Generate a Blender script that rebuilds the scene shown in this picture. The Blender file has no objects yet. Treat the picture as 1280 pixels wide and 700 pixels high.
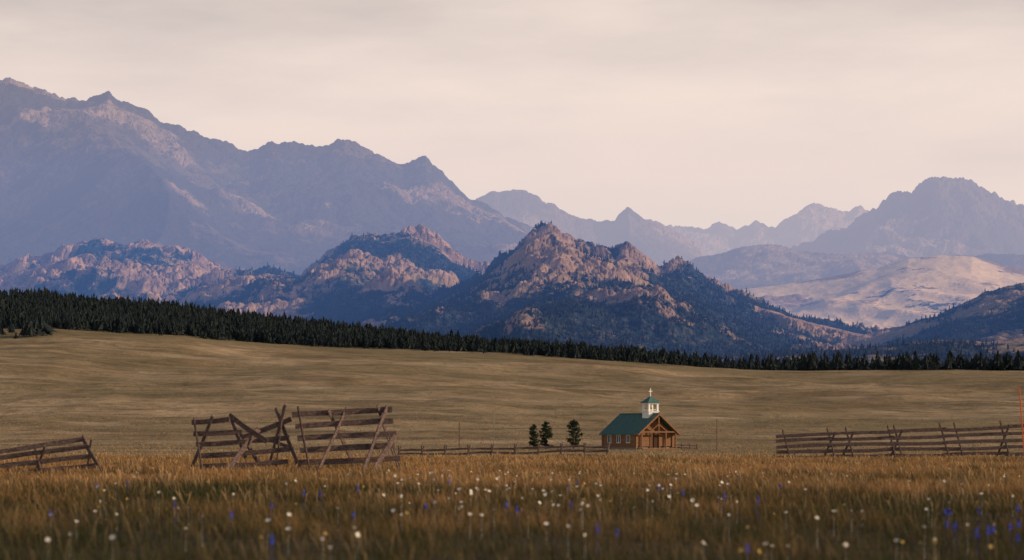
import bpy, math, random
import numpy as np
from mathutils import Vector, Matrix
random.seed(7); rng=np.random.default_rng(7)
sc=bpy.context.scene
F=3022.0; EYE=1.6; HZ=545.0     # lens in 1280-px units, eye height, horizon row
def bx(px,d): return (px-640.0)/F*d
def bz(py,d): return EYE+(HZ-py)/F*d

# ------------------------------------------------------------- noise
_p=rng.permutation(256); PERM=np.concatenate([_p,_p]); _a=rng.random(256)*2*np.pi
GX=np.cos(_a); GY=np.sin(_a)
def pn(x,y,seed=0):
    x=np.asarray(x,float)+seed*17.31; y=np.asarray(y,float)+seed*9.77
    xi=np.floor(x).astype(int); yi=np.floor(y).astype(int)
    xf=x-xi; yf=y-yi; u=xf**3*(xf*(xf*6-15)+10); v=yf**3*(yf*(yf*6-15)+10)
    def g(ix,iy,dx,dy):
        h=PERM[(PERM[ix&255]+iy)&255]; return GX[h]*dx+GY[h]*dy
    a=g(xi,yi,xf,yf); b=g(xi+1,yi,xf-1,yf); c=g(xi,yi+1,xf,yf-1); d=g(xi+1,yi+1,xf-1,yf-1)
    return (a+(b-a)*u+((c+(d-c)*u)-(a+(b-a)*u))*v)*1.4
def fbm(x,y,o=4,seed=0,gain=.5):
    s=0;a=1;t=0
    for i in range(o):
        s=s+a*pn(x*2**i,y*2**i,seed+i*3); t+=a; a*=gain
    return s/t
def ridged(x,y,o=4,seed=0,gain=.5):
    s=0;a=1;t=0
    for i in range(o):
        s=s+a*(1-np.abs(pn(x*2**i,y*2**i,seed+i*3)))**2; t+=a; a*=gain
    return s/t
def billow(x,y,o=4,seed=0,gain=.5):
    s=0;a=1;t=0
    for i in range(o):
        s=s+a*np.sqrt(np.abs(pn(x*2**i,y*2**i,seed+i*3))+.003); t+=a; a*=gain
    return s/t
def sstep(a,b,x):
    t=np.clip((x-a)/(b-a),0,1); return t*t*(3-2*t)

# ------------------------------------------------------------- mesh helpers
def make_mesh(name,V,Fc,mat,attrs=None,smooth=False):
    me=bpy.data.meshes.new(name); V=np.asarray(V,np.float32); Fc=np.asarray(Fc,np.int32)
    k=Fc.shape[1]; n=len(Fc)
    me.vertices.add(len(V)); me.vertices.foreach_set('co',V.ravel())
    me.loops.add(n*k); me.loops.foreach_set('vertex_index',Fc.ravel())
    me.polygons.add(n); me.polygons.foreach_set('loop_start',np.arange(n,dtype=np.int32)*k)
    me.polygons.foreach_set('use_smooth',np.full(n,smooth))
    for kx,a in (attrs or {}).items():
        at=me.attributes.new(kx,'FLOAT','POINT'); at.data.foreach_set('value',np.asarray(a,np.float32).ravel())
    me.update(calc_edges=True)
    if mat: me.materials.append(mat)
    ob=bpy.data.objects.new(name,me); sc.collection.objects.link(ob); return ob
def grid_faces(nr,nc):
    i=np.arange(nr*nc).reshape(nr,nc)
    return np.stack([i[:-1,:-1],i[:-1,1:],i[1:,1:],i[1:,:-1]],-1).reshape(-1,4)

# ------------------------------------------------------------- material helpers
class NT:
    def __init__(s,name):
        s.m=bpy.data.materials.new(name); s.m.use_nodes=True; s.t=s.m.node_tree; s.n=s.t.nodes; s.l=s.t.links
        s.b=s.n['Principled BSDF']; s.b.inputs['Roughness'].default_value=.9
        s.b.inputs['Specular IOR Level'].default_value=.15; s.out=s.n['Material Output']
        s.tc=s.n.new('ShaderNodeTexCoord')
    def lk(s,a,b): s.l.new(a,b)
    def noise(s,scale,detail=5,rough=.55,stretch=None,vec=None):
        n=s.n.new('ShaderNodeTexNoise'); n.inputs['Scale'].default_value=scale; n.inputs['Detail'].default_value=detail
        n.inputs['Roughness'].default_value=rough
        src=vec or s.tc.outputs['Object']
        if stretch:
            mp=s.n.new('ShaderNodeMapping'); mp.inputs['Scale'].default_value=stretch; s.lk(src,mp.inputs[0]); src=mp.outputs[0]
        s.lk(src,n.inputs['Vector']); return n.outputs['Fac']
    def attr(s,name):
        a=s.n.new('ShaderNodeAttribute'); a.attribute_name=name; return a.outputs['Fac']
    def math(s,op,a,b):
        m=s.n.new('ShaderNodeMath'); m.operation=op
        for i,v in enumerate((a,b)):
            if isinstance(v,(int,float)): m.inputs[i].default_value=v
            else: s.lk(v,m.inputs[i])
        return m.outputs[0]
    def rng(s,v,a,b,c=0,d=1):
        m=s.n.new('ShaderNodeMapRange'); m.inputs[1].default_value=a; m.inputs[2].default_value=b
        m.inputs[3].default_value=c; m.inputs[4].default_value=d; s.lk(v,m.inputs[0]); return m.outputs[0]
    def mix(s,f,a,b):
        m=s.n.new('ShaderNodeMix'); m.data_type='RGBA'
        if isinstance(f,(int,float)): m.inputs[0].default_value=f
        else: s.lk(f,m.inputs[0])
        for i,v in ((6,a),(7,b)):
            if isinstance(v,tuple): m.inputs[i].default_value=(*v,1)
            else: s.lk(v,m.inputs[i])
        return m.outputs[2]
    def bump(s,h,dist,strength=1):
        b=s.n.new('ShaderNodeBump'); b.inputs['Distance'].default_value=dist; b.inputs['Strength'].default_value=strength
        s.lk(h,b.inputs['Height']); s.lk(b.outputs[0],s.b.inputs['Normal'])
    def col(s,c):
        if isinstance(c,tuple): s.b.inputs['Base Color'].default_value=(*c,1)
        else: s.lk(c,s.b.inputs['Base Color'])
def simple(name,c1,c2,scale,stretch=None,rough=.85,bumpd=0):
    t=NT(name); n=t.noise(scale,3,.6,stretch); t.col(t.mix(t.rng(n,.3,.7),c1,c2)); t.b.inputs['Roughness'].default_value=rough
    if bumpd: t.bump(n,bumpd)
    return t.m

def mountain_mat(name,tan,tan2,rock,rock2,forest,rs=1/30,fs=1/35,bd=8):
    t=NT(name)
    n1=t.noise(rs,5,.68); n2=t.noise(fs,4,.7); n3=t.noise(1/260,3,.6); n4=t.noise(1/9,2,.6)
    base=t.mix(t.rng(n3,.35,.65),tan,tan2)
    rk=t.mix(t.rng(n1,.35,.65),rock2,rock)
    fr=t.rng(t.math('ADD',t.attr('rock'),t.math('MULTIPLY',t.math('SUBTRACT',n1,.5),1.6)),.4,.62)
    c=t.mix(fr,base,rk)
    ff=t.rng(t.math('ADD',t.attr('forest'),t.math('MULTIPLY',t.math('SUBTRACT',n2,.5),2.2)),.42,.62)
    ff=t.math('MULTIPLY',ff,t.rng(n4,.3,.5,.75,1))
    c=t.mix(ff,c,forest); t.col(c)
    t.bump(n1,bd*1.3,.9)
    return t.m

# ------------------------------------------------------------- ground
CREST=([-900,-400,0,65,200,300,450,640,800,940,1100,1280,1700],[380,396,412,411,420,428,436,444,453,462,464,464,468])
FTOP=([-900,-400,0,200,400,640,800,930,1100,1700],[343,356,372,389,413,442,457,471,475,475])
def ground_z(x,y):
    x=np.asarray(x,float); y=np.asarray(y,float)
    px=640+x/np.maximum(y,300)*F
    base=np.interp(y,[-200,0,30,90,130,200,300,374,450],[0,0,.06,.32,.35,-.38,-.5,-.5,-.04])
    zc=EYE+(HZ-np.interp(px,*CREST))/F*1500; zf=EYE+(HZ-np.interp(px,*FTOP))/F*2100
    t=np.clip((y-450)/1050,0,1); z=base+(zc+.04)*t**1.3
    z=np.where(y>1500, zc+(zf-zc)*np.clip((y-1500)/600,0,1), z)
    z=np.where(y>2100, zf+(25-zf)*sstep(2100,3200,y), z)
    z=z+fbm(x/170,y/190,4,5)*7.5*sstep(420,900,y)*(1-.75*sstep(1250,1500,y))+fbm(x/50,y/36,3,9)*1.8*sstep(400,600,y)*(1-.4*sstep(1250,1500,y))
    z=z+fbm(x/9,y/14,3,3)*.09*sstep(5,40,y)
    return z
sd=np.linspace(-.3,.3,330); so=np.geomspace(.31,2.2,36)
S=np.concatenate([-so[::-1],sd,so])
Yr=np.concatenate([np.linspace(-150,18,20),np.arange(20,300,1.2),np.arange(300,2200,4.5),np.geomspace(2205,40000,60)])
YY,SS=np.meshgrid(Yr,S,indexing='ij'); XX=SS*(np.maximum(YY,-60)+90)
ZZ=ground_z(XX,YY)
pxg=640+XX/np.maximum(YY,100)*F
path=.6*np.exp(-((YY-560-22*fbm(XX/60,XX*0+1,3,2)+ (XX+40)*.35)/10)**2)*sstep(700,420,pxg)*np.clip(fbm(XX/16,YY/20,3,8)*1.6+.5,0,1)
for (y0,sl0,wd,amp,sd0) in [(700,-.2,9,.4,3),(800,.5,10,.45,6),(930,-.3,14,.4,21),(1050,-.6,16,.45,16),(1210,.3,18,.35,11)]:
    path+=amp*np.exp(-((YY-y0+XX*sl0-38*fbm(XX/110,XX*0+sd0,3,sd0))/wd)**2)*np.clip(fbm(XX/50,YY/60,3,sd0+1)*2+.3,0,1)
t=NT('meadow_ground')
n1=t.noise(1/55,4,.68,(.8,.45,1)); n2=t.noise(1/7,5,.7); n3=t.noise(1/230,4,.55,(.7,1,1)); n5=t.noise(1/24,5,.7,(.35,1,1))
c=t.mix(t.rng(n1,.36,.62),(.215,.145,.072),(.50,.36,.215))
c=t.mix(t.rng(n3,.42,.6),c,(.24,.18,.092))
c=t.mix(t.rng(n5,.47,.64,0,.8),c,(.115,.086,.044))
c=t.mix(t.rng(n2,.5,.7,0,.7),c,(.11,.083,.044))
c=t.mix(t.attr('path'),c,(.56,.43,.29))
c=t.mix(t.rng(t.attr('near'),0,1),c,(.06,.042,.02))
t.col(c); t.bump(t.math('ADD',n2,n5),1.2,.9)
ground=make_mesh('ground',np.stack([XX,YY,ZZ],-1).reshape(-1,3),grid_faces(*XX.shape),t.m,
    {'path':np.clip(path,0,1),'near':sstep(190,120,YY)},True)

# ------------------------------------------------------------- mountains
def mountain(name,mat,D,front,back,ridge,p=1.2,jag=10,jl=70,spur=.25,sl=900,crag=25,cl=90,nu=700,nv=220,warp=40,
             forest=.5,rockb=.3,seed=1,smooth=False,fslope=0.5,soft=30,cf=.55):
    rx=[a for a,b in ridge]; ry=[b for a,b in ridge]
    px=np.linspace(rx[0],rx[-1],nu)
    nf=int(nv*.8); y=np.concatenate([front+(D-front)*np.linspace(0,1,nf)**.85, np.linspace(D,back,nv-nf+1)[1:]])
    Yg,P=np.meshgrid(y,px,indexing='ij'); Xg=(P-640)/F*Yg
    s=np.clip((Yg-front)/(D-front),0,1); sb=np.clip((back-Yg)/(back-D),0,1)
    E=np.where(Yg<=D,s**p,sb**1.1)
    Pw=P+warp*(1-E)*fbm(Xg/sl,Yg/sl,3,seed+20)*2
    dense=np.arange(rx[0]-200,rx[-1]+200,2.0); rd=np.interp(dense,rx,ry); kk=np.exp(-(np.arange(-60,61)*2.0/soft)**2*.5); kk/=kk.sum()
    rs_=np.convolve(np.pad(rd,60,'edge'),kk,'valid')
    w=sstep(.72,1,E); row=np.interp(Pw,dense,rs_)*(1-w)+np.interp(Pw,rx,ry)*w
    H=EYE+(HZ-row)/F*D
    edge=sstep(0,.06,(P-rx[0])/(rx[-1]-rx[0]))*sstep(0,.06,(rx[-1]-P)/(rx[-1]-rx[0]))
    rg=ridged(Xg/sl,Yg/sl*.7,4,seed,.42)
    B=E*(1-E)*4
    Z=H*E + H*spur*(rg-.6)*B
    cm=sstep(.40,.72,fbm(Xg/(cl*4),Yg/(cl*4),4,seed+40)*.95+.35*rockb+.35*E+.08)  # crag zones
    cr=billow(Xg/cl,Yg/cl,4,seed+60,.55)
    Z=Z+crag*cm*cr*np.minimum(E*3,1)*(1-.5*sstep(.9,1,E))
    Z=Z+jag*(billow(Xg/jl,Yg/jl,4,seed+70,.6)-.5)*sstep(.5,1,E)
    Z=Z+fbm(Xg/40,Yg/40,3,seed+11)*crag*.12
    lim=EYE+(HZ-np.interp(P,rx,ry))/F*Yg*(.97)
    Z=np.where((Yg<D*.985)&(Z>lim),lim+(Z-lim)*.15,Z)
    Z=Z*edge-(1-edge)*40
    fm=np.clip(forest+fbm(Xg/(sl*.45),Yg/(sl*.45),4,seed+80)*1.0+.35*fbm(Xg/(cl*1.2),Yg/(cl*1.2),3,seed+83)+fslope*(.5-E)-cm*cf,0,1)
    ob=make_mesh(name,np.stack([Xg,Yg,Z],-1).reshape(-1,3),grid_faces(*Xg.shape),mat,{'rock':np.clip(cm*.8+rockb*.25,0,1),'forest':fm},smooth)
    return Xg,Yg,Z,fm,cm,E
FOR=(.014,.030,.045)
rockm=mountain_mat('granite_foothill',(.31,.22,.13),(.20,.155,.10),(.42,.295,.24),(.14,.10,.092),FOR)
farm=mountain_mat('far_mountain_rock',(.11,.08,.065),(.08,.065,.058),(.30,.215,.17),(.125,.095,.08),(.033,.033,.036),1/80,1/90,25)
bare=mountain_mat('dry_grass_hill',(.80,.62,.41),(.68,.52,.34),(.40,.29,.21),(.27,.19,.14),(.06,.07,.05),1/40,1/30,4)

mountain('mountain',farm,9000,5600,11500,[(-500,170),(-300,120),(-150,125),(-60,108),(0,103),(14,101),(30,108),(60,119),(85,125),(100,126),(122,120),(136,112),(146,122),(175,133),(200,148),(230,158),(260,171),(290,180),(312,186),(340,176),(365,177),(400,180),(430,174),(455,184),(480,193),(505,204),(520,199),(532,197),(545,210),(570,232),(590,248),(620,262),(660,285),(720,320),(800,360)],
  p=1.05,jag=50,jl=130,spur=.26,sl=1600,crag=60,cl=140,nu=900,nv=330,forest=.84,rockb=.0,seed=3,fslope=.1,soft=45,cf=.72)
mountain('mountain',farm,12500,9500,15000,[(480,300),(560,262),(600,246),(615,241),(640,237),(655,238),(690,255),(720,272),(750,278),(768,274),(778,264),(785,259),(793,267),(812,277),(840,290),(900,320)],
  jag=45,jl=150,spur=.2,crag=60,cl=250,nu=420,nv=120,seed=7,forest=.7)
mountain('mountain',farm,15500,12500,18000,[(700,330),(780,310),(830,288),(855,282),(880,284),(900,275),(920,286),(945,277),(970,285),(1000,264),(1018,258),(1045,262),(1062,268),(1075,262),(1095,268),(1120,262),(1200,280),(1300,320)],
  jag=80,jl=220,spur=.2,crag=90,cl=300,nu=500,nv=120,seed=12,forest=.7)
mountain('mountain',farm,12000,8800,15000,[(940,330),(1000,305),(1050,285),(1075,272),(1100,252),(1120,244),(1135,238),(1150,230),(1165,222),(1185,220),(1200,219),(1222,228),(1240,240),(1262,251),(1290,264),(1400,300),(1600,320)],
  jag=105,jl=170,spur=.25,crag=100,cl=230,nu=560,nv=180,forest=.8,seed=15,rockb=.1)
mountain('mountain',farm,9300,6600,11000,[(640,370),(760,345),(830,335),(870,322),(920,312),(960,306),(1000,314),(1050,318),(1100,316),(1160,322),(1240,318),(1320,316),(1500,320)],
  jag=20,jl=140,spur=.3,crag=35,cl=200,nu=560,nv=140,forest=.8,seed=18)
mountain('rocky_hill',rockm,5200,3600,6200,[(-300,350),(-150,345),(-40,346),(0,341),(40,330),(75,320),(100,312),(128,306),(160,311),(185,309),(210,314),(240,322),(262,335),(285,346),(340,362),(400,385)],
  p=.9,jag=40,jl=80,spur=.22,sl=600,crag=65,cl=80,nu=620,nv=260,forest=.78,rockb=.72,seed=22)
M2=mountain('rocky_hill',rockm,4700,2900,5900,[(120,400),(200,366),(260,350),(300,339),(335,336),(375,344),(395,326),(420,308),(440,299),(462,293),(480,296),(497,292),(515,290),(535,297),(552,308),(565,322),(590,332),(620,345),(680,380),(740,420)],
  p=.95,jag=38,jl=75,spur=.24,sl=650,crag=52,cl=75,nu=700,nv=320,forest=.98,rockb=.32,seed=27,cf=.62)
M3=mountain('rocky_hill',rockm,3900,2500,5000,[(360,440),(440,402),(500,382),(545,364),(590,350),(612,336),(630,321),(645,309),(660,298),(674,288),(690,284),(702,292),(722,306),(745,318),(768,322),(782,315),(800,326),(825,341),(848,334),(866,342),(885,356),(920,368),(960,384),(1010,400),(1060,412),(1110,424),(1180,440)],
  p=.9,jag=38,jl=60,spur=.24,sl=560,crag=46,cl=62,nu=900,nv=400,forest=1.0,rockb=.32,seed=31,cf=.6)
mountain('hill',bare,6000,3900,7400,[(760,400),(850,372),(930,361),(1000,354),(1050,346),(1095,336),(1135,323),(1170,320),(1215,321),(1250,332),(1300,342),(1380,345),(1500,360)],
  p=.95,jag=6,jl=120,spur=.20,sl=600,crag=14,cl=80,nu=500,nv=200,forest=.24,rockb=.05,seed=36,smooth=True)
R2=mountain('rocky_hill',rockm,3600,2700,4600,[(1000,440),(1070,424),(1120,410),(1160,398),(1200,382),(1230,366),(1260,357),(1290,352),(1400,335),(1550,330)],
  p=.9,jag=14,jl=60,spur=.2,sl=350,crag=20,cl=60,nu=420,nv=200,forest=.8,rockb=.2,seed=41)
R3=mountain('hill',rockm,2900,2300,3500,[(760,470),(860,450),(930,443),(1000,440),(1060,436),(1120,430),(1170,424),(1230,428),(1290,422),(1400,418),(1550,424)],
  p=.9,jag=3,jl=60,spur=.2,sl=250,crag=4,cl=60,nu=300,nv=80,forest=.85,rockb=0,seed=45)

# ------------------------------------------------------------- conifers (distant masses)
def conifer(tiers,pts,seed,slim=.2,ragged=.35):
    r=np.random.default_rng(seed); V=[];Fc=[]
    V+= [(.012,0,0),(-.006,.01,0),(-.006,-.01,0),(0,0,.9)]; Fc+=[(0,1,3),(1,2,3),(2,0,3)]
    for k in range(tiers):
        z0=.1+.78*k/tiers; z1=min(1,z0+ .42*(1-k/tiers*.45)); R=slim*(1-k/tiers)**.8*(1+.2*r.standard_normal())+.02
        i0=len(V); V.append((r.normal()*.012,r.normal()*.012,z1 if k<tiers-1 else 1)); a0=r.random()*6
        for j in range(pts*2):
            a=a0+j*math.pi/pts; rr=R*((1+ragged*r.normal()*.6) if j%2==0 else .5); V.append((rr*math.cos(a),rr*math.sin(a),z0+(r.random()-.5)*.05+(.0 if j%2==0 else .05)))
        n=pts*2
        for j in range(n): Fc.append((i0,i0+1+j,i0+1+(j+1)%n))
    return np.array(V),np.array(Fc)
def scatter(name,temps,pos,scale,mat,wide=1.0):
    Vs=[];Fs=[];T=[];off=0; which=rng.integers(0,len(temps),len(pos))
    for k,(tv,tf) in enumerate(temps):
        idx=np.where(which==k)[0]
        if len(idx)==0: continue
        a=rng.random(len(idx))*6.28; c=np.cos(a)[:,None]; s_=np.sin(a)[:,None]; h=scale[idx][:,None]; w=h*wide*(.8+.4*rng.random(len(idx)))[:,None]
        x=(tv[None,:,0]*c-tv[None,:,1]*s_)*w+pos[idx,0][:,None]; y=(tv[None,:,0]*s_+tv[None,:,1]*c)*w+pos[idx,1][:,None]; z=tv[None,:,2]*h+pos[idx,2][:,None]
        Vs.append(np.stack([x,y,z],-1).reshape(-1,3)); n=len(tv)
        Fs.append((tf[None]+ (np.arange(len(idx))*n)[:,None,None]+off).reshape(-1,3)); off+=n*len(idx)
        T.append(np.repeat(rng.random(len(idx)),n))
    return make_mesh(name,np.concatenate(Vs),np.concatenate(Fs),mat,{'tint':np.concatenate(T)})
t=NT('pine_needles'); t.col(t.mix(t.attr('tint'),(.009,.016,.022),(.023,.032,.032))); pinem=t.m
big=[conifer(6,6,s) for s in range(5)]+[conifer(6,6,s+20,.27,.5) for s in range(4)]; small=[conifer(3,3,s+50,.26) for s in range(6)]
n=15000; y=rng.uniform(1490,2130,n); px=rng.uniform(-260,945,n); x=bx(px,y)
keep=(y>1500+rng.random(n)*25+22*fbm(px/40,px*0,3,3))&(rng.random(n)<np.where(px>760,(950-px)/190,1))
x=x[keep];y=y[keep]
pos=np.stack([x,y,ground_z(x,y)-.5],-1); scatter('pine_forest',big,pos,5+8.5*rng.random(len(pos))*(.75+.9*fbm(x/40,y/40,2,50)),pinem)
n=2300; px=rng.uniform(935,1500,n); y=rng.uniform(1505,1760,n); x=bx(px,y)
keep=(fbm(x/18,y/60,3,77)+.25*fbm(x/6,y/20,2,5)>.04-(px>1190)*.1); x=x[keep];y=y[keep]
pos=np.stack([x,y,ground_z(x,y)-.5],-1); scatter('pine_forest',big,pos,5+9.5*rng.random(len(pos))**1.5,pinem,1.15)
px=np.array([2,14,30,38,45,52,60,-15,-30,20]); y=np.array([1420,1440,1400,1395,1400,1405,1410,1400,1420,1380.]); x=bx(px,y)
pos=np.stack([x,y,ground_z(x,y)-.5],-1); scatter('pine_forest',big,pos,np.array([8,9,11,13,12,13,10,12,11,5.]),pinem,1.3)
def hill_trees(M,n,lo,hi,thr):
    X,Y,Z,fm,cm,E=M; nr,nc=X.shape
    i=rng.random(n)*(nr-2); j=rng.random(n)*(nc-2); ii=i.astype(int); jj=j.astype(int); fi=i-ii; fj=j-jj
    def s(A): return (A[ii,jj]*(1-fi)*(1-fj)+A[ii+1,jj]*fi*(1-fj)+A[ii,jj+1]*(1-fi)*fj+A[ii+1,jj+1]*fi*fj)
    x=s(X);y=s(Y);z=s(Z);f=s(fm)
    k=(f+fbm(x/60,y/60,3,99)*.5>thr+rng.random(n)*.35)&(z>5)
    p=np.stack([x,y,z-1],-1)[k]
    scatter('pine_forest',small,p,lo+(hi-lo)*rng.random(len(p)),pinem)
hill_trees(M3,32000,4.5,9.5,.38); hill_trees(M2,20000,5,10,.4); hill_trees(R2,7000,5,9,.45); hill_trees(R3,6000,6,10,.3)

# ------------------------------------------------------------- grass
def blades(n,ymin,ymax,wfac,hmin,hmax,power,margin=.27,seed=0,lean=.3,stalk=False):
    u=rng.random(n); y=ymin+(ymax-ymin)*u**power; x=(rng.random(n)*2-1)*(margin*y+3)
    d=fbm(x/1.6,y/3.0,3,seed+1); k=rng.random(n)<np.clip(.65+d*1.7,.1,1); x=x[k];y=y[k];n=len(x)
    z=ground_z(x,y)-.02
    patch=fbm(x/2.4,y/4.5,4,seed+2); h=(hmin+(hmax-hmin)*rng.random(n)**1.4)*(1+.8*patch)*(1-.25*sstep(50,85,y)*(y<146))
    w=wfac*np.maximum(y,20)*(.6+.8*rng.random(n)); a=rng.random(n)*np.pi; dx=np.cos(a)*w*.5; dy=np.sin(a)*w*.5
    la=rng.random(n)*6.28; ll=h*lean*rng.random(n)+0.03; lx=np.cos(la)*ll-.12*h; ly=np.sin(la)*ll
    P=np.empty((n,5,3)); wm=.8 if not stalk else .35
    P[:,0]=np.stack([x-dx*wm,y-dy*wm,z],-1); P[:,1]=np.stack([x+dx*wm,y+dy*wm,z],-1)
    f=.55 if not stalk else .8
    ww=.8 if not stalk else 1.3
    P[:,2]=np.stack([x-dx*ww+lx*f*f,y-dy*ww+ly*f*f,z+h*f],-1); P[:,3]=np.stack([x+dx*ww+lx*f*f,y+dy*ww+ly*f*f,z+h*f],-1)
    P[:,4]=np.stack([x+lx,y+ly,z+h],-1)
    Fc=(np.array([[0,1,3],[0,3,2],[2,3,4]])[None]+(np.arange(n)*5)[:,None,None]).reshape(-1,3)
    tt=np.tile(np.array([0,0,.55,.55,1.]),n)
    gold=np.clip(-.04+.84*sstep(32,82,y)+1.15*patch+1.0*fbm(x/7,y/16,3,seed+5)+(rng.random(n)-.5)*.7,0,1)  # random gold patches; nearer blades also darkened, vignette falloff put into colour
    return P.reshape(-1,3),Fc,tt,np.repeat(gold,5)
def grass_mat(name,g1,g2,dark):
    t=NT(name)
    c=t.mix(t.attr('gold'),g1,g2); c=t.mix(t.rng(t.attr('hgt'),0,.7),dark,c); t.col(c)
    tr=t.n.new('ShaderNodeBsdfTranslucent'); t.lk(c,tr.inputs[0]); ms=t.n.new('ShaderNodeMixShader'); ms.inputs[0].default_value=.3
    df=t.n.new('ShaderNodeBsdfDiffuse'); t.lk(c,df.inputs[0]); t.n.remove(t.b)
    t.lk(df.outputs[0],ms.inputs[1]); t.lk(tr.outputs[0],ms.inputs[2]); t.lk(ms.outputs[0],t.out.inputs[0]); return t.m
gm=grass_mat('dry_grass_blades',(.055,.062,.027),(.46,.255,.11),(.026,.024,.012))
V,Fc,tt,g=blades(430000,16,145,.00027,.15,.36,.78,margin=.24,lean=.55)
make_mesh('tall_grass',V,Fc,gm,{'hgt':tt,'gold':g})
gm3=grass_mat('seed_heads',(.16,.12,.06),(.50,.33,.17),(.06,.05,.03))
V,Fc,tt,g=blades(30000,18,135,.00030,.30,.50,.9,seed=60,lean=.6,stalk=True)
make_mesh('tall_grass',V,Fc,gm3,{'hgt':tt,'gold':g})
gm2=grass_mat('meadow_tufts',(.19,.14,.065),(.45,.32,.18),(.18,.13,.07))
V,Fc,tt,g=blades(90000,145,700,.00045,.08,.24,1.3,.24,seed=30,lean=.6)
make_mesh('meadow_grass',V,Fc,gm2,{'hgt':tt,'gold':g})

# wildflowers
def flowers(name,n,col,pxr,yr,size,spike=False,stemh=.38):
    V=[];Fc=[]
    for i in range(n):
        y=yr[0]+(yr[1]-yr[0])*random.random()**1.2; x=bx(random.uniform(*pxr),y)+ (random.gauss(0,.3)); z=float(ground_z(x,y)); h=stemh*random.uniform(.75,1.15)
        if spike:
            for k in range(14):
                a=random.random()*6.28; zz=z+h*(.75+.3*k/14); r=size*(1-k/18); i0=len(V)
                V+=[(x,y,zz),(x+r*math.cos(a),y+r*math.sin(a),zz+.01),(x+r*math.cos(a+.9),y+r*math.sin(a+.9),zz+.03)]; Fc.append((i0,i0+1,i0+2))
        else:
            tilt=Vector((random.gauss(0,.5),-1+random.gauss(0,.5),random.uniform(.2,2))).normalized(); q=tilt.to_track_quat('Z','Y'); s=size*random.uniform(.5,1.25)
            for k in range(7):
                a=k*6.283/7; i0=len(V)
                for v in ((0,0,0),(s*math.cos(a-.35),s*math.sin(a-.35),.2*s),(s*1.1*math.cos(a),s*1.1*math.sin(a),.15*s),(s*math.cos(a+.35),s*math.sin(a+.35),.2*s)):
                    w=q@Vector(v); V.append((x+w.x,y+w.y,z+h+w.z))
                Fc+=[(i0,i0+1,i0+2),(i0,i0+2,i0+3)]
        i0=len(V); V+=[(x-.003,y,z),(x+.003,y,z),(x,y,z+h)]; Fc.append((i0,i0+1,i0+2))
    t=NT(name+'_petals'); t.col(col); make_mesh(name,V,Fc,t.m)
flowers('white_wildflowers',110,(.85,.8,.7),(40,1290),(26,72),.027)
flowers('white_wildflowers',90,(.88,.84,.75),(480,920),(38,72),.028)
flowers('yellow_wildflowers',60,(.6,.42,.12),(-20,1300),(26,70),.019)
flowers('blue_wildflowers',26,(.05,.10,.65),(0,1150),(27,60),.042,True)
flowers('blue_wildflowers',14,(.05,.09,.65),(1180,1290),(29,46),.048,True)

# ------------------------------------------------------------- timber helper
def beams(name,lst,mat,parent=None,jit=.012):
    V=[];Fc=[]
    for p1,p2,w,h in lst:
        p1=Vector(p1);p2=Vector(p2); d=(p2-p1); L=d.length; d.normalize(); up=Vector((0,0,1)) if abs(d.z)<.9 else Vector((0,1,0))
        s=d.cross(up).normalized(); u=s.cross(d).normalized(); n=max(2,int(L/.7)+1); i0=len(V); bow=random.uniform(-1,1)*.012*L*(jit>0)
        for k in range(n+1):
            f=k/n; c=p1+d*L*f+u*(bow*math.sin(f*3.14)+random.gauss(0,jit*.5))+s*random.gauss(0,jit*.5)
            ww=w*.5*(1+random.gauss(0,jit*3)); hh=h*.5*(1+random.gauss(0,jit*5)); ch=.75
            for a,b in ((-1,-ch),(-ch,-1),(ch,-1),(1,-ch),(1,ch),(ch,1),(-ch,1),(-1,ch)): V.append(tuple(c+s*ww*a+u*hh*b))
        for k in range(n):
            for j in range(8):
                a=i0+k*8+j;b=i0+k*8+(j+1)%8; Fc+=[(a,b,b+8),(a,b+8,a+8)]
        for st,rev in ((i0,True),(i0+n*8,False)):
            for j in range(1,7): Fc.append((st,st+j+1,st+j) if rev else (st,st+j,st+j+1))
    ob=make_mesh(name,V,Fc,mat)
    if parent: ob.parent=parent
    return ob
woodm=simple('weathered_wood',(.05,.034,.033),(.20,.14,.125),7,(1,1,3),.85,.01)

def fence_from(name,lst,D,m,w=.05,h=.13):
    out=[]
    for e in lst:
        (x1,y1,d1),(x2,y2,d2)=e[:3],e[3:6]; hh=e[6] if len(e)>6 else h
        out.append(((bx(x1,D),D+d1,bz(y1,D)),(bx(x2,D),D+d2,bz(y2,D)),w,hh))
    return beams(name,out,m)
D=88
A=[]
for k,(ya,yb,xa,xb) in enumerate([(518,511,362,488),(533,526,367,490),(548,542,370,494),(563,556,374,492),(578,573,368,500)]):
    lean=.9-.2*k; A.append((xa,ya,lean,xb,yb,lean+.3,.21))
A+= [(341,510,1.1,378,590,-.3,.15),(356,506,.2,330,590,1.5,.15),(370,508,.8,388,588,-.4,.14),(430,510,1.2,398,592,-.7,.15),(408,512,.9,442,592,2.0,.13),
     (482,508,1.2,455,592,-.8,.2),(470,506,1.0,497,590,2.1,.14),(494,544,.2,466,592,-.6,.22),(484,540,.3,502,592,.6,.13),(330,548,.4,364,560,.3,.13)]
A+= [(236,528,.8,284,524,.6,.18),(286,520,.5,334,552,-.1,.18),(239,542,.6,300,540,.6,.18),(300,547,.5,362,524,.7,.18),(243,556,.4,360,547,.5,.18),(247,570,.2,362,561,.3,.18),(250,583,.0,360,577,.1,.18)]
A+= [(238,523,.9,256,592,-.5,.15),(264,520,.4,230,592,1.6,.14),(284,517,.9,306,572,.3,.15),(322,536,.4,284,592,-.7,.2),(296,540,.8,322,592,2.,.14),(352,508,.6,344,590,.2,.14)]
fence_from('wooden_fence',A,D,woodm)
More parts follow.
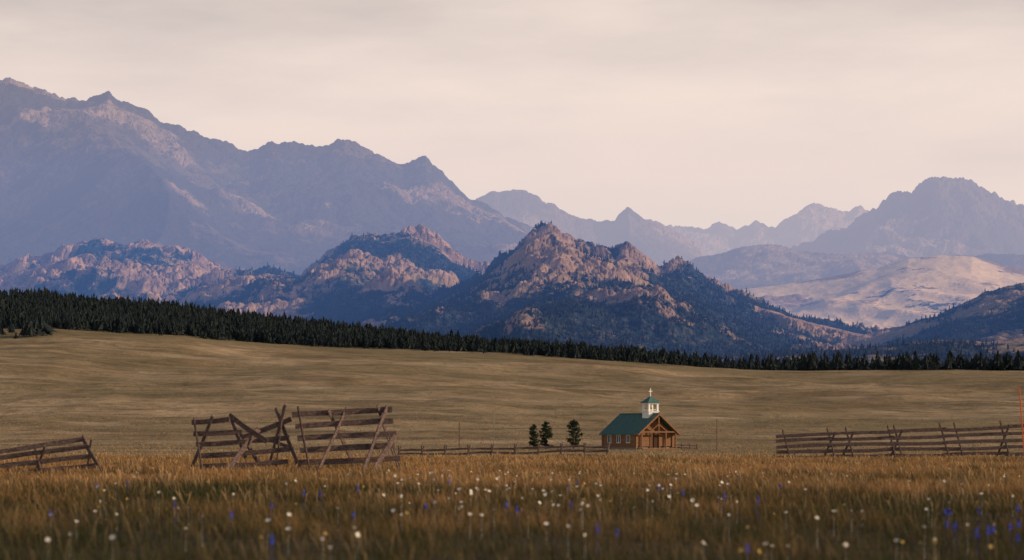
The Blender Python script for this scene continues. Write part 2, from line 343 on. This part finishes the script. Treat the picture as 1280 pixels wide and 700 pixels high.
A=[(-60,572,.5,98,549,.9,.17),(-60,581,.4,106,558,.6,.17),(-60,590,.3,114,570,.3,.17),(-60,599,.1,120,582,.1,.17),
   (96,546,1,132,594,-.5,.17),(112,549,.3,98,598,1.5,.12),(36,556,1,58,602,-.5,.14),(54,557,.3,30,602,1.5,.12),(-30,562,1,-8,606,-.5,.14)]
fence_from('wooden_fence',A,84,woodm)
A=[]
for k in range(5):
    y0=545+k*6.6; y1=533+k*8.6; xs=[974,1040,1116,1182,1258,1340,1430]
    for a,b in zip(xs[:-1],xs[1:]):
        f=lambda x:(y0+(y1-y0)*(x-974)/306); A.append((a-3,f(a)+random.uniform(-1,1),.5-.1*k,b+3,f(b)+random.uniform(-1,1),.5-.1*k,.18))
for x in (984,1040,1063,1116,1124,1182,1200,1258,1330,1400):
    tp=538-(x-974)/306*13; A.append((x-3,tp,1.1,x+4,578,-.4,.13))
    if x%3: A.append((x+5,tp+5,.2,x-9,578,1.3,.12))
fence_from('wooden_fence',A,128,woodm)
A=[]
xs=list(range(498,765,29)); Dl=230
for k in range(3):
    for a,b in zip(xs[:-1],xs[1:]):
        f=lambda x:(563+k*5.2-(x-498)/262*(5-k*.3)+math.sin(x*.06)*.6); A.append((a,f(a)+random.uniform(-.5,.5),0,b+2,f(b)+random.uniform(-.8,.8),.1,.19))
for x in xs:
    A.append((x,557-(x-498)/262*4,-.2,x+1,583,.3,.2)); A.append((x+3,558-(x-498)/262*4,.6,x-5,583,-.9,.16))
fence_from('wooden_fence',A,Dl,woodm,w=.12)
A=[]
for k in range(2): A.append((838,556+k*3,0,872,557.5+k*3,1,.16))
for x in (842,852,862,871): A.append((x,554.5,0,x,565,0,.18))
fence_from('wooden_fence',A,372,woodm,w=.14)

# ------------------------------------------------------------- church
ch=bpy.data.objects.new('log_church',None); sc.collection.objects.link(ch)
def part(name,V,Fc,mat):
    me=bpy.data.meshes.new(name); me.from_pydata(V,[],Fc); me.update(); me.materials.append(mat)
    ob=bpy.data.objects.new(name,me); sc.collection.objects.link(ob); ob.parent=ch; return ob
def box(name,c,s,mat):
    x,y,z=c;a,b,d=[k/2 for k in s]
    V=[(x+i*a,y+j*b,z+k*d) for i in(-1,1) for j in(-1,1) for k in(-1,1)]
    return part(name,V,[(0,1,3,2),(4,6,7,5),(0,4,5,1),(2,3,7,6),(0,2,6,4),(1,5,7,3)],mat)
logm=simple('log_wood',(.18,.095,.05),(.31,.17,.09),3,(1,1,4),.8,.02)
trimm=simple('timber_trim',(.17,.085,.045),(.28,.145,.075),4)
teal=simple('teal_metal_roof',(.05,.12,.11),(.09,.175,.16),2,None,.5)
white=simple('white_paint',(.74,.74,.72),(.82,.82,.8),5,None,.6)
glass=simple('window_glass',(.02,.025,.03),(.04,.05,.06),2,None,.15)
doorm=simple('door_wood',(.05,.028,.018),(.08,.04,.025),5)
stone=simple('foundation_stone',(.2,.18,.16),(.32,.29,.26),6)
bell=simple('bell_bronze',(.12,.08,.03),(.2,.13,.05),5,None,.4)
W,L,WH,RH=6.6,9.2,2.45,5.15
box('foundation',(0,0,-.25),(W+.1,L+.1,.9),stone)
lst=[]
for k in range(8):
    z=.35+k*.285
    for sx in(-1,1): lst.append(((sx*W/2,-L/2-.3,z),(sx*W/2,L/2+.3,z),.3,.3))
    lst.append(((-W/2-.3,L/2,z+.14),(W/2+.3,L/2,z+.14),.3,.3))
    if z<2.35:
        lst.append(((-W/2-.3,-L/2,z+.14),(-.85,-L/2,z+.14),.3,.3)); lst.append(((.85,-L/2,z+.14),(W/2+.3,-L/2,z+.14),.3,.3))
beams('log_walls',lst,logm,ch,.004)
box('inner_walls',(0,0,1.4),(W-.12,L-.12,2.3),logm)
for nm,yy in (('front_gable',-L/2),('rear_gable',L/2)):
    V=[(-W/2,yy-.1,2.45),(W/2,yy-.1,2.45),(0,yy-.1,RH-.1),(-W/2,yy+.1,2.45),(W/2,yy+.1,2.45),(0,yy+.1,RH-.1)]
    part(nm,V,[(0,1,2),(5,4,3),(0,3,4,1),(1,4,5,2),(2,5,3,0)],trimm)
ov=.55; sl=(RH-WH)/(W/2); yf=-L/2-1.5; yb=L/2+.5; th=.14
for nm,sx in(('roof_left',-1),('roof_right',1)):
    x1=sx*(W/2+ov); z1=WH-ov*sl+.12; z0=RH+.12
    V=[(0,yf,z0),(x1,yf,z1),(x1,yb,z1),(0,yb,z0),(0,yf,z0+th),(x1,yf,z1+th),(x1,yb,z1+th),(0,yb,z0+th)]
    part(nm,V,[(0,1,2,3),(7,6,5,4),(0,4,5,1),(1,5,6,2),(2,6,7,3)],teal)
    rb=[]
    for k in range(15):
        yy=yf+.1+(yb-yf-.2)*k/14; rb.append(((0,yy,z0+th+.01),(x1,yy,z1+th+.01),.05,.05))
    beams('roof_seam',rb,teal,ch,0)
    beams('barge_board',[((0,yf-.05,z0+.0),(x1,yf-.05,z1+.0),.08,.26)],trimm,ch,0)
beams('ridge_cap',[((0,yf,RH+.29),(0,yb,RH+.29),.25,.08)],teal,ch,0)
yp=yf+.2
beams('porch_frame',[((-W/2+.2,yp,-.1),(-W/2+.2,yp,WH),.22,.22),((W/2-.2,yp,-.1),(W/2-.2,yp,WH),.22,.22),((-1.3,yp,-.1),(-1.3,yp,WH),.2,.2),((1.3,yp,-.1),(1.3,yp,WH),.2,.2),
  ((-W/2-.2,yp,WH+.1),(W/2+.2,yp,WH+.1),.22,.24),((0,yp,WH+.2),(0,yp,RH-.1),.2,.2),((-1.5,yp,WH+.2),(0,yp,WH+1.3),.14,.16),((1.5,yp,WH+.2),(0,yp,WH+1.3),.14,.16)],trimm,ch,0)
box('porch_deck',(0,-L/2-.85,-.02),(W-.2,1.55,.2),trimm)
box('door',(0,-L/2-.03,1.2),(1.5,.1,2.1),doorm)
for sx in(-1,1): box('door_jamb',(sx*.83,-L/2-.1,1.22),(.14,.24,2.2),trimm)
box('door_lintel',(0,-L/2-.1,2.4),(1.9,.24,.16),trimm)
for k,yy in enumerate((-2.7,0,2.7)):
    for sx in(-1,1):
        box('window',(sx*(W/2+.14),yy,1.5),(.08,.85,1.1),glass)
        for dz in(-.6,.6): box('window_frame',(sx*(W/2+.17),yy,1.5+dz),(.12,1.05,.1),white)
        for dy in(-.48,0,.48): box('window_frame',(sx*(W/2+.17),yy+dy,1.5),(.1,.08,1.1),white)
sy=-L/2+1.0; b=.9
box('belfry_base',(0,sy,5.0),(2*b,2*b,1.3),white)
box('belfry_sill',(0,sy,5.69),(2*b+.24,2*b+.24,.1),white)
for sx in(-1,1):
    for s2 in(-1,1): box('belfry_post',(sx*(b-.14),sy+s2*(b-.14),6.3),(.3,.3,1.1),white)
for sx in(-1,1):
    box('belfry_rail',(sx*(b-.13),sy,5.95),(.1,1.1,.1),white); box('belfry_rail',(0,sy+sx*(b-.13),5.95),(1.1,.1,.1),white)
box('belfry_cornice',(0,sy,6.92),(2*b+.2,2*b+.2,.15),white)
B2=b+.3
part('belfry_roof',[(-B2,sy-B2,7.0),(B2,sy-B2,7.0),(B2,sy+B2,7.0),(-B2,sy+B2,7.0),(0,sy,8.1)],[(0,1,4),(1,2,4),(2,3,4),(3,0,4),(3,2,1,0)],teal)
V=[];Fc=[]
for k,(rr,zz) in enumerate([(.32,6.0),(.25,6.1),(.2,6.4),(.12,6.55),(.03,6.6)]):
    for j in range(12): V.append((rr*math.cos(j*.5236),sy+rr*math.sin(j*.5236),zz))
    if k:
        for j in range(12): Fc.append(((k-1)*12+j,(k-1)*12+(j+1)%12,k*12+(j+1)%12,k*12+j))
part('bell',V,Fc,bell)
box('cross_upright',(0,sy,8.6),(.11,.11,1.3),white); box('cross_arm',(0,sy,8.82),(.62,.10,.11),white)
cx,cy=bx(797,374),374.
ch.location=(cx,cy,float(ground_z(cx,cy))+.15); ch.rotation_euler=(0,0,math.radians(30))

# ------------------------------------------------------------- near pines
barkm=simple('pine_bark',(.06,.04,.03),(.12,.08,.055),8,(1,1,.3))
t=NT('pine_foliage'); t.col(t.mix(t.attr('tint'),(.012,.022,.014),(.04,.058,.03))); fol=t.m
def pine(h,px,D,wd,seed):
    R=random.Random(seed); x0=bx(px,D); z0=float(ground_z(x0,D)); e=bpy.data.objects.new('pine_tree',None); sc.collection.objects.link(e); e.location=(x0,D,z0-.05)
    V=[];Fc=[];
    def cone(p,q,r1,r2):
        p=Vector(p);q=Vector(q);d=(q-p).normalized(); s=d.orthogonal().normalized();u=d.cross(s); i0=len(V)
        for c,r in((p,r1),(q,r2)):
            for j in range(6): V.append(tuple(c+s*r*math.cos(j*1.047)+u*r*math.sin(j*1.047)))
        for j in range(6):
            a=i0+j;b_=i0+(j+1)%6; Fc.extend([(a,b_,b_+6),(a,b_+6,a+6)])
    cone((0,0,0),(.05,0,h*.5),.035*h,.022*h); cone((.05,0,h*.5),(0,0,h*.97),.022*h,.004*h)
    LV=[];LF=[];T=[]
    nb=48
    for k in range(nb):
        f=.10+.88*k/nb; a=R.random()*6.28; prof=math.sin(min(1,(1-f)*1.5+.08)*1.5)*(.75+.25*min(1,f*4)); rl=wd*prof*R.uniform(.5,1.2)+.06
        st=Vector((0,0,h*f)); en=st+Vector((rl*math.cos(a),rl*math.sin(a),rl*R.uniform(.05,.5))); cone(st,en,.008*h,.002*h)
        for c in range(int(10+12*prof)):
            g=R.uniform(.2,1.05); ct=st.lerp(en,g)+Vector((R.gauss(0,.09),R.gauss(0,.09),R.gauss(0,.07)))*h/4; tn=R.random()
            for q in range(7):
                d=Vector((R.gauss(0,1),R.gauss(0,1),R.gauss(.3,.8))).normalized()*R.uniform(.12,.24)*h/4; s=d.orthogonal().normalized()*.04*h/4*R.uniform(.8,1.6); i0=len(LV)
                LV.extend([tuple(ct-s),tuple(ct+s),tuple(ct+d)]); LF.append((i0,i0+1,i0+2)); T.extend([tn]*3)
    o=make_mesh('trunk',V,Fc,barkm); o.parent=e; o=make_mesh('crown',LV,LF,fol,{'tint':T}); o.parent=e
pine(3.9,667,385,.8,1); pine(4.3,682,380,1.0,2); pine(4.6,717,386,1.4,3)

def post(name,px,y0,y1,D,r,mat,lean=0):
    p1=(bx(px,D),D,bz(y1,D)); p2=(bx(px+lean,D),D,bz(y0,D)); return beams(name,[(p1,p2,r,r)],mat)
post('wooden_post',617,513,562,300,.10,simple('grey_post_wood',(.22,.2,.18),(.32,.3,.27),5))
post('wooden_post',574,528,562,300,.10,woodm); post('wooden_post',896,524,566,260,.07,woodm)
orange=simple('orange_marker_paint',(.7,.12,.04),(.8,.18,.06),3)
post('marker_stake',1281,484,580,110,.05,orange,-7)

# ------------------------------------------------------------- haze over the far valley (uniform absorbing volumes, scattered light put in as emission)
def haze_box(y0,y1,ztop,sig,J):
    hz=NT('self_lit_haze'); hz.n.remove(hz.b)
    ab=hz.n.new('ShaderNodeVolumeAbsorption'); m=max(sig); ab.inputs['Density'].default_value=m
    ab.inputs['Color'].default_value=(1-sig[0]/m,1-sig[1]/m,1-sig[2]/m,1)
    em=hz.n.new('ShaderNodeEmission'); e=[a*b for a,b in zip(sig,J)]; me_=max(e); em.inputs[0].default_value=(e[0]/me_,e[1]/me_,e[2]/me_,1); em.inputs[1].default_value=me_
    ad=hz.n.new('ShaderNodeAddShader'); hz.lk(ab.outputs[0],ad.inputs[0]); hz.lk(em.outputs[0],ad.inputs[1]); hz.lk(ad.outputs[0],hz.out.inputs['Volume'])
    V=[(i,j,k) for i in(-14000,14000) for j in(y0,y1) for k in(-300,ztop)]
    return make_mesh('haze',V,[(0,1,3,2),(4,6,7,5),(0,4,5,1),(2,3,7,6),(0,2,6,4),(1,5,7,3)],hz.m)
haze_box(2250,5400,600,(.40e-4,.80e-4,1.65e-4),(.44,.47,.60))
haze_box(5401,17000,1500,(.84e-4,.82e-4,.90e-4),(.66,.59,.57))

# ------------------------------------------------------------- light
az=math.radians(98); el=math.radians(18)
v=Vector((math.cos(el)*math.sin(az),math.cos(el)*math.cos(az),math.sin(el)))
sl_=bpy.data.lights.new('sun','SUN'); sl_.energy=3.9; sl_.angle=math.radians(.5); sl_.color=(1,.76,.52)
so_=bpy.data.objects.new('sun',sl_); sc.collection.objects.link(so_); so_.rotation_euler=v.to_track_quat('Z','Y').to_euler(); so_.location=(200,0,300)
w=bpy.data.worlds.new('World'); sc.world=w; w.use_nodes=True; N=w.node_tree.nodes; Lk=w.node_tree.links; bg=N['Background']; out=N['World Output']
sky=N.new('ShaderNodeTexSky'); sky.sky_type='NISHITA'; sky.sun_disc=False; sky.sun_elevation=el; sky.sun_rotation=az; sky.dust_density=2
Lk.new(sky.outputs[0],bg.inputs[0]); bg.inputs[1].default_value=.08
tc=N.new('ShaderNodeTexCoord'); sp=N.new('ShaderNodeSeparateXYZ'); Lk.new(tc.outputs['Generated'],sp.inputs[0])
mp=N.new('ShaderNodeMapping'); mp.inputs['Scale'].default_value=(1,1,4.5); mp.inputs['Rotation'].default_value=(0,.12,0); Lk.new(tc.outputs['Generated'],mp.inputs[0])
no=N.new('ShaderNodeTexNoise'); no.inputs['Scale'].default_value=6; no.inputs['Detail'].default_value=7; no.inputs['Roughness'].default_value=.55; Lk.new(mp.outputs[0],no.inputs[0])
ma=N.new('ShaderNodeMath'); ma.operation='MULTIPLY_ADD'; ma.inputs[1].default_value=.14; Lk.new(no.outputs['Fac'],ma.inputs[0]); Lk.new(sp.outputs[2],ma.inputs[2])
cr=N.new('ShaderNodeValToRGB'); e=cr.color_ramp.elements; e[0].position=0.10; e[0].color=(1,.82,.68,1); e[1].position=.28; e[1].color=(.40,.35,.31,1)
x=cr.color_ramp.elements.new(.195); x.color=(.77,.645,.55,1)
Lk.new(ma.outputs[0],cr.inputs[0]); bg2=N.new('ShaderNodeBackground'); Lk.new(cr.outputs[0],bg2.inputs[0]); bg2.inputs[1].default_value=1.36
mr=N.new('ShaderNodeMapRange'); mr.inputs[1].default_value=.22; mr.inputs[2].default_value=.5; Lk.new(sp.outputs[2],mr.inputs[0])
mx=N.new('ShaderNodeMixShader'); Lk.new(mr.outputs[0],mx.inputs[0]); Lk.new(bg2.outputs[0],mx.inputs[1]); Lk.new(bg.outputs[0],mx.inputs[2]); Lk.new(mx.outputs[0],out.inputs[0])

# ------------------------------------------------------------- camera
cam=bpy.data.cameras.new('camera'); co=bpy.data.objects.new('camera',cam); sc.collection.objects.link(co); sc.camera=co
co.location=(0,0,EYE); co.rotation_euler=(math.radians(90),0,0); cam.lens=85; cam.sensor_width=36; cam.shift_y=(HZ-350)/1280
cam.clip_start=.5; cam.clip_end=60000; cam.dof.use_dof=True; cam.dof.focus_distance=240; cam.dof.aperture_fstop=1.5
sc.view_settings.view_transform='Standard'; sc.view_settings.look='None'; sc.view_settings.exposure=0
